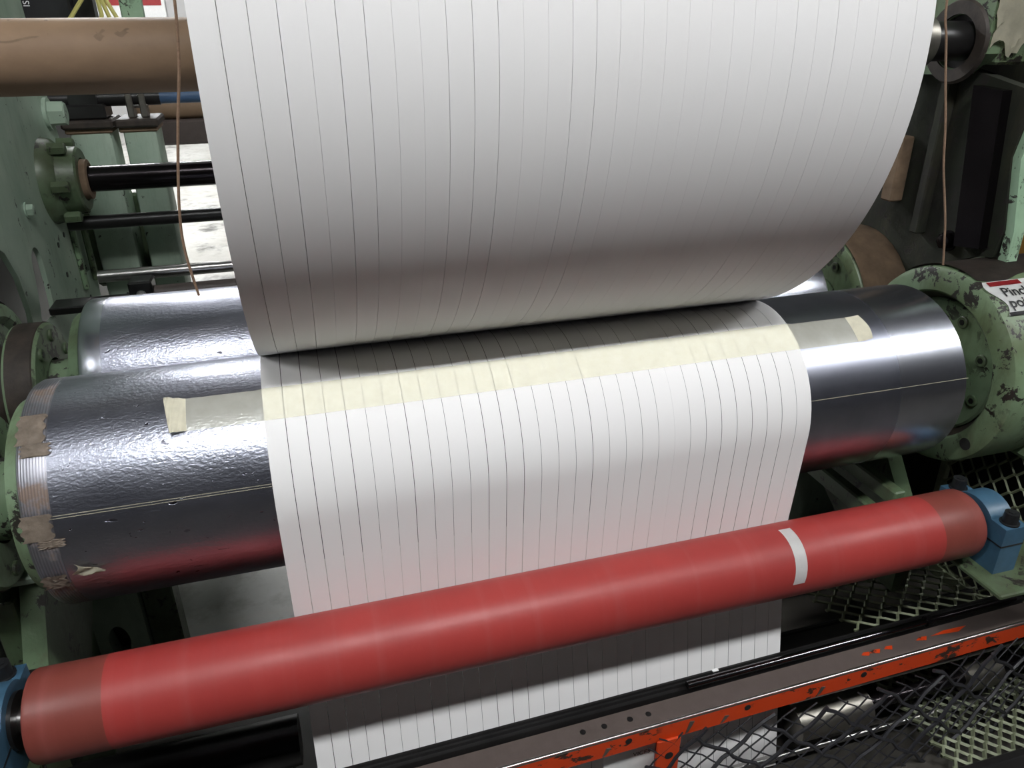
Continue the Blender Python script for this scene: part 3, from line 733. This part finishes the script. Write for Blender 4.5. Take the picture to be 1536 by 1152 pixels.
# ---------------------------------------------------------------- front guard: black channel, orange angle, net
gd = thing('guard_frame', 'orange angle iron guard with scuffed bright edge, below the red roller', 'guard', (0.9, -0.31, -0.6))
ang = math.radians(-1.2)
YG, ZG = -0.338, -0.52
def skew(bm):                       # the bar stands a little out of square with the rollers
    for v in bm.verts: v.co.y += (v.co.x - 1.0) * 0.02
    return bm
b = new(); prism(b, [(YG, ZG - 0.047), (YG, ZG), (YG + 0.052, ZG), (YG + 0.052, ZG - 0.006), (YG + 0.007, ZG - 0.006), (YG + 0.007, ZG - 0.047)], -0.6, 2.0)
obj('angle_iron', skew(b), 'orange', gd)
b = new(); prism(b, [(YG + 0.004, ZG - 0.001), (YG + 0.004, ZG + 0.0006), (YG + 0.052, ZG + 0.0006), (YG + 0.052, ZG - 0.001)], -0.6, 2.0)
obj('top_face', skew(b), 'brown_steel', gd, label='brown grey worn top face')
b = new(); cyl(b, (-0.6, YG + 0.0035, ZG - 0.003), (2.0, YG + 0.0035, ZG - 0.003), 0.0045, n=16); obj('bright_edge', skew(b), 'steel', gd, label='scuffed bright edge')
for x_ in (0.585, 0.85, 1.135):
    b = new(); cyl(b, (x_, YG + (x_ - 1) * .02 - 0.0012, ZG - 0.02), (x_, YG + (x_ - 1) * .02 + .002, ZG - 0.02), 0.007, n=16); obj('hole', b, 'black', gd)
for x_ in (0.50, 0.545, 0.60, 0.64):
    b = new(); cyl(b, (x_, YG + (x_ - 1) * .02 + 0.03, ZG - 0.001), (x_, YG + (x_ - 1) * .02 + .03, ZG + 0.0012), 0.006, n=16); obj('hole', b, 'black', gd)
for x_, w_ in ((1.16, .012), (1.185, .016), (1.22, .012), (1.31, .016), (1.385, .05)):
    yy = YG + (x_ - 1) * .02 + 0.03
    b = new(); prism(b, [(x_ - w_, yy), (x_ - w_ * .2, yy + .006), (x_ + w_, yy + .004), (x_ + w_ * .4, yy - .006)], ZG, ZG + 0.0012, axis='z'); obj('paint_chip', b, 'orange', gd)
for x_, l_ in ((0.53, .02), (0.71, .03), (0.79, .018), (1.02, .022)):
    yy = YG + (x_ - 1) * .02
    b = new(); prism(b, [(x_, ZG - .045), (x_ + .006, ZG - .042), (x_ + .018, ZG - .045 + l_), (x_ + .008, ZG - .043 + l_)], yy - .0012, yy + .001, axis='y'); obj('bare_patch', b, 'dull_steel', gd)
b = new(); box(b, (0.646, YG - 0.014, -1.0 + 0.16), (0.698, YG - 0.008, ZG - 0.04), 0.002); obj('upright', b, 'orange', gd)
b = new(); cyl(b, (0.674, YG - 0.0152, ZG - 0.085), (0.674, YG - 0.008, ZG - 0.085), 0.009, n=16); obj('hole', b, 'black', gd)
lab = thing('small_label', 'pale label with black print beside the orange upright', 'label', (0.55, -0.3, -0.62))
b = new(); box(b, (0.55, -0.314, -0.70), (0.684, -0.311, -0.60)); obj('sheet', b, 'white', lab)
b = new(); box(b, (0.664, -0.3155, -0.70), (0.684, -0.314, -0.60)); obj('red_border', b, 'red_ink', lab)
text_mesh('VICES', 0.0155, lambda u, v: (0.614 + u, -0.3148, -0.632 + v), 'ink', lab)

ch = thing('black_channel', 'black steel channel with polished rod, between the web and the orange guard', 'channel', (0.8, -0.25, -0.6))
b = new(); prism(b, [(-0.262, -0.60), (-0.262, -0.535), (-0.254, -0.535), (-0.254, -0.527), (-0.2495, -0.527), (-0.2495, -0.52), (-0.245, -0.52), (-0.245, -0.60)], -0.6, 1.9)
obj('channel', skew(b), 'black', ch)
b = new(); cyl(b, (0.75, -0.264, -0.522), (1.36, -0.264, -0.522), 0.008, n=24); obj('rod', skew(b), 'polished_dark', ch)
b = new(); cyl(b, (1.36, -0.264, -0.522), (1.375, -0.264, -0.522), 0.011, n=20); cyl(b, (1.375, -0.264, -0.522), (1.62, -0.264, -0.522), 0.0075, n=20); obj('rod_collar', skew(b), 'black_steel', ch)
b = new(); box(b, (-0.6, -0.275, -0.62), (1.9, -0.262, -0.56)); obj('rear_flange', skew(b), 'black', ch)
b = new(); box(b, (0.818, -0.251, -0.5205), (0.832, -0.244, -0.5185)); tag(obj('paper_chip', skew(b), 'white'), 'tiny white paper chip lying on the black channel', 'paper chip')

# plastic net hung below the guard
net = thing('safety_net', 'black plastic safety net with diagonal mesh hung below the orange guard', 'net', (1.2, -0.37, -0.9))
def wav(x, z): return YG - 0.016 + 0.012 * math.sin(6 * x + 4 * z) + (x - 1) * 0.02
def strand(x0, z0, dx, dz, L, r, amp, name):
    pts = []
    m = 14
    for i in range(m + 1):
        s = L * i / m; k = amp * math.sin(s * 60 + x0 * 9)
        x, z = x0 + dx * s - dz * k, z0 + dz * s + dx * k
        if z > ZG - 0.03 or x > 2.0 or x < 0.62: continue
        pts.append((x, wav(x, z) - r, z))
    if len(pts) < 3: return
    b = new(); pipe(b, pts, r, 5); obj(name, b, 'net', net)
for k in range(13):
    x0 = 0.10 + 0.15 * k
    strand(x0, ZG - 0.03, 0.76, -0.65, 0.47, 0.0044, 0.005, 'thick_strand')
    strand(x0 + 0.2, ZG - 0.03, -0.66, -0.75, 0.41, 0.0044, 0.005, 'thick_strand')
for k in range(39):
    if k % 3 == 0: continue
    x0 = 0.10 + 0.05 * k
    strand(x0, ZG - 0.03, 0.76, -0.65, 0.47, 0.0018, 0.003, 'thin_strand')
    strand(x0 + 0.2, ZG - 0.03, -0.66, -0.75, 0.41, 0.0018, 0.003, 'thin_strand')

# ---------------------------------------------------------------- expanded metal guards
def expanded(nu, nv, du, dv, place, r):
    """diamond mesh: zigzag ribs that touch their neighbours"""
    b = new()
    for j in range(nv):
        pts = []
        for i in range(nu * 2 + 1):
            up = 1 if (i + j) % 2 else -1
            for e_ in (-0.16, 0.16): pts.append(((i + e_) * du / 2, (j + 0.5 * up * 0.88) * dv))
        pts3 = [place(u, v) for u, v in pts]
        pipe(b, pts3, r, 4)
    return b
em = thing('mesh_guard', 'olive expanded metal guard panel under the right bearing housing', 'mesh guard', (1.62, -0.2, -0.5))
b = expanded(9, 24, 0.052, 0.025, lambda u, v: (1.66, -0.42 + u, -0.62 + v), 0.0032); obj('mesh', b, 'expanded', em, kind='stuff')
b = new(); box(b, (1.655, -0.43, -0.66), (1.675, 0.06, -0.62), 0.003); box(b, (1.655, 0.05, -0.66), (1.675, 0.07, 0.02), 0.003); obj('rim', b, 'expanded', em)
em2 = thing('mesh_shelf', 'scuffed flat expanded metal shelf behind the right end of the black channel', 'mesh guard', (1.3, -0.2, -0.56))
b = expanded(7, 9, 0.055, 0.024, lambda u, v: (1.20 + u, -0.215 + v, -0.535 - 0.25 * v), 0.0034); obj('mesh', b, 'expanded', em2, kind='stuff')
b = new(); box(b, (1.10, 0.09, -0.63), (1.70, 0.12, -0.60), 0.003); obj('rim', b, 'black', em2)
em3 = thing('tread_grating', 'olive expanded metal tread lying low behind the black net, lower right', 'grating', (1.7, -0.25, FLOOR))
b = expanded(19, 20, 0.041, 0.018, lambda u, v: (1.36 + u, -0.42 + v, -0.80), 0.0048); obj('mesh', b, 'expanded', em3, kind='stuff')
b = new(); box(b, (1.33, -0.06, FLOOR), (2.15, -0.04, -0.795), 0.003); box(b, (1.33, -0.45, FLOOR), (2.15, -0.43, -0.795), 0.003); obj('rim', b, 'black', em3)
# lower guide rollers behind the net
lr = thing('guide_roller', 'bright steel guide roller behind the net, lower right', 'roller', (1.3, -0.24, -0.75))
b = new(); lathe(b, [(1.03, 0), (1.03, 0.042), (1.22, 0.042), (1.22, 0)], -0.275, -0.72, 48); obj('tube', b, 'dull_steel', lr)
b = new(); lathe(b, [(1.22, 0), (1.22, 0.016), (1.9, 0.016), (1.9, 0)], -0.275, -0.72, 32); obj('journal', b, 'black_steel', lr)
b = new(); lathe(b, [(1.50, 0.017), (1.50, 0.036), (1.60, 0.036), (1.60, 0.017)], -0.275, -0.72, 32, True); obj('collar', b, 'dull_steel', lr)
rod('stay_rod', -0.285, -0.805, 0.008, 0.3, 1.9, 'steel', 'thin bright stay rod below the guide roller', 'rod', 16)
rod('stay_rod', -0.285, -0.632, 0.006, 1.0, 1.9, 'steel', 'thin bright stay rod just under the orange guard', 'rod', 16)

b = new(); box(b, (0.3, -0.135, FLOOR), (2.7, -0.12, -0.60), 0.004); tag(obj('net_blackout', b, 'black'), 'black sheet added to darken the space behind the net and the web', 'plate')  # added black sheet in place of the shade behind the net
b = new(); box(b, (1.0, -0.19, FLOOR), (1.03, -0.14, -0.56), 0.004); tag(obj('stub_leg', b, 'black'), 'black stub leg just right of the web under the guard', 'leg')
# ---------------------------------------------------------------- inside the machine, below the drums
def pedestal(x0, x1, label, hole):
    t = thing('pedestal', label, 'machine frame', ((x0 + x1) / 2, 0.4, FLOOR))
    hs = [[(x0 + 0.42 * (x1 - x0), -0.70)] + arc(x0 + 0.52 * (x1 - x0), -0.645, 0.024, 180, 0, 12, 0.05) + [(x0 + 0.62 * (x1 - x0), -0.70)]] if hole else []
    b = new(); prism(b, [(x0, FLOOR), (x0, -0.12), (x1, -0.12), (x1, FLOOR)], 0.35, 0.40, hs, axis='y'); obj('panel', b, 'green', t)
    b = new(); box(b, (x0, 0.42, FLOOR), (x1, 0.435, -0.45)); obj('blackout_panel', b, 'frame_dark', t)  # added dark sheet, keeps the light floor out of the arched opening
    b = new(); box(b, (x0 + (0.1 if hole else 0.04), 0.33, -0.72), (x1 - 0.05, 0.352, -0.69), 0.003); obj('lip', b, 'green_grimy', t)
    b = new(); box(b, (x1 + 0.004, 0.36, FLOOR), (x1 + 0.075, 0.43, -0.12), 0.004) if hole else box(b, (x0 - 0.08, 0.36, FLOOR), (x0 - 0.01, 0.42, -0.12), 0.004)
    obj('corner_post', b, 'green_grimy', t)
    return t
pedestal(-0.52, -0.385, 'green pedestal panel with small arched opening under the left drum ends', True)
pedestal(1.30, 1.598, 'dark green pedestal panel under the right drum ends, beside the web', False)
b = new(); box(b, (-0.52, -0.02, FLOOR), (-0.48, 0.30, -0.20), 0.004); tag(obj('machine_shield', b, 'green_grimy'), 'dark green shield left of the arched pedestal', 'shield')
lr2 = thing('idler_roller', 'black idler roller under the left half of the red roller', 'roller', (-0.1, -0.15, -0.56))
b = new(); lathe(b, [(-0.5, 0), (-0.5, 0.048), (-0.03, 0.048), (-0.03, 0)], -0.14, -0.56, 48); obj('tube', b, 'black', lr2)
b = new(); box(b, (-0.56, -0.10, -0.50), (0.3, -0.085, -0.30), 0.003); tag(obj('cover_plate', b, 'black'), 'matt black cover plate above the idler roller', 'plate')

# ---------------------------------------------------------------- right background
b = new(); lathe(b, [(0, 0)], 0, 0, 3) if False else None
sk = thing('paper_sack', 'ochre paper sack with wire handle, at the right picture edge', 'sack', (2.28, 0.5, 0.03))
prof = [(0.0, 0.0), (0.08, 0.0), (0.085, 0.02), (0.105, 0.20), (0.11, 0.235), (0.112, 0.24), (0.106, 0.24), (0.10, 0.20)]
b = new(); n = 28; rings = []
for (r_, h_) in prof[1:]:
    rings.append([b.verts.new((2.30 + (r_ + 0.003 * math.sin(5 * i)) * math.cos(2 * PI * i / n), 0.48 + r_ * math.sin(2 * PI * i / n), 0.0 + h_)) for i in range(n)])
for A, B in zip(rings, rings[1:]):
    for i in range(n): b.faces.new((A[i], A[(i + 1) % n], B[(i + 1) % n], B[i]))
b.faces.new(rings[0]); obj('body', b, 'bucket', sk)
b = new(); pipe(b, [(2.30 + 0.1 * math.cos(a), 0.48, 0.24 + 0.06 * math.sin(a)) for a in [PI * i / 16 for i in range(17)]], 0.003, 6); obj('handle', b, 'black', sk)
b = new(); box(b, (2.1, 0.3, -0.03), (2.6, 0.75, 0.0), 0.004)
for xx in (2.14, 2.56):
    for yy in (0.34, 0.71): box(b, (xx - .02, yy - .02, FLOOR), (xx + .02, yy + .02, -0.03))
tag(obj('side_table', b, 'green_grimy'), 'green side table carrying the ochre sack', 'table')
b = new(); box(b, (3.6, 0.6, FLOOR), (3.68, 4.2, 2.4)); tag(obj('partition', b, 'wall_grey'), 'plain grey partition beyond the right side frame', 'partition')

twine([(-0.030, 0.0, 0.99), (-0.034, 0.0, 0.80), (-0.043, 0.0, 0.69), (-0.064, 0.0, 0.58), (-0.082, 0.0, 0.47), (-0.086, 0.0, 0.40), (-0.078, 0.0, 0.325)], 'brown twine hanging in front of the kraft core, left of the roll')
twine([(1.285, 0.0, 0.95), (1.295, 0.0, 0.756), (1.312, 0.0, 0.69), (1.331, 0.0, 0.618), (1.356, 0.0, 0.53), (1.374, 0.0, 0.452), (1.41, 0.0, 0.34), (1.433, 0.0, 0.24)], 'pale twine hanging at the right end of the roll')
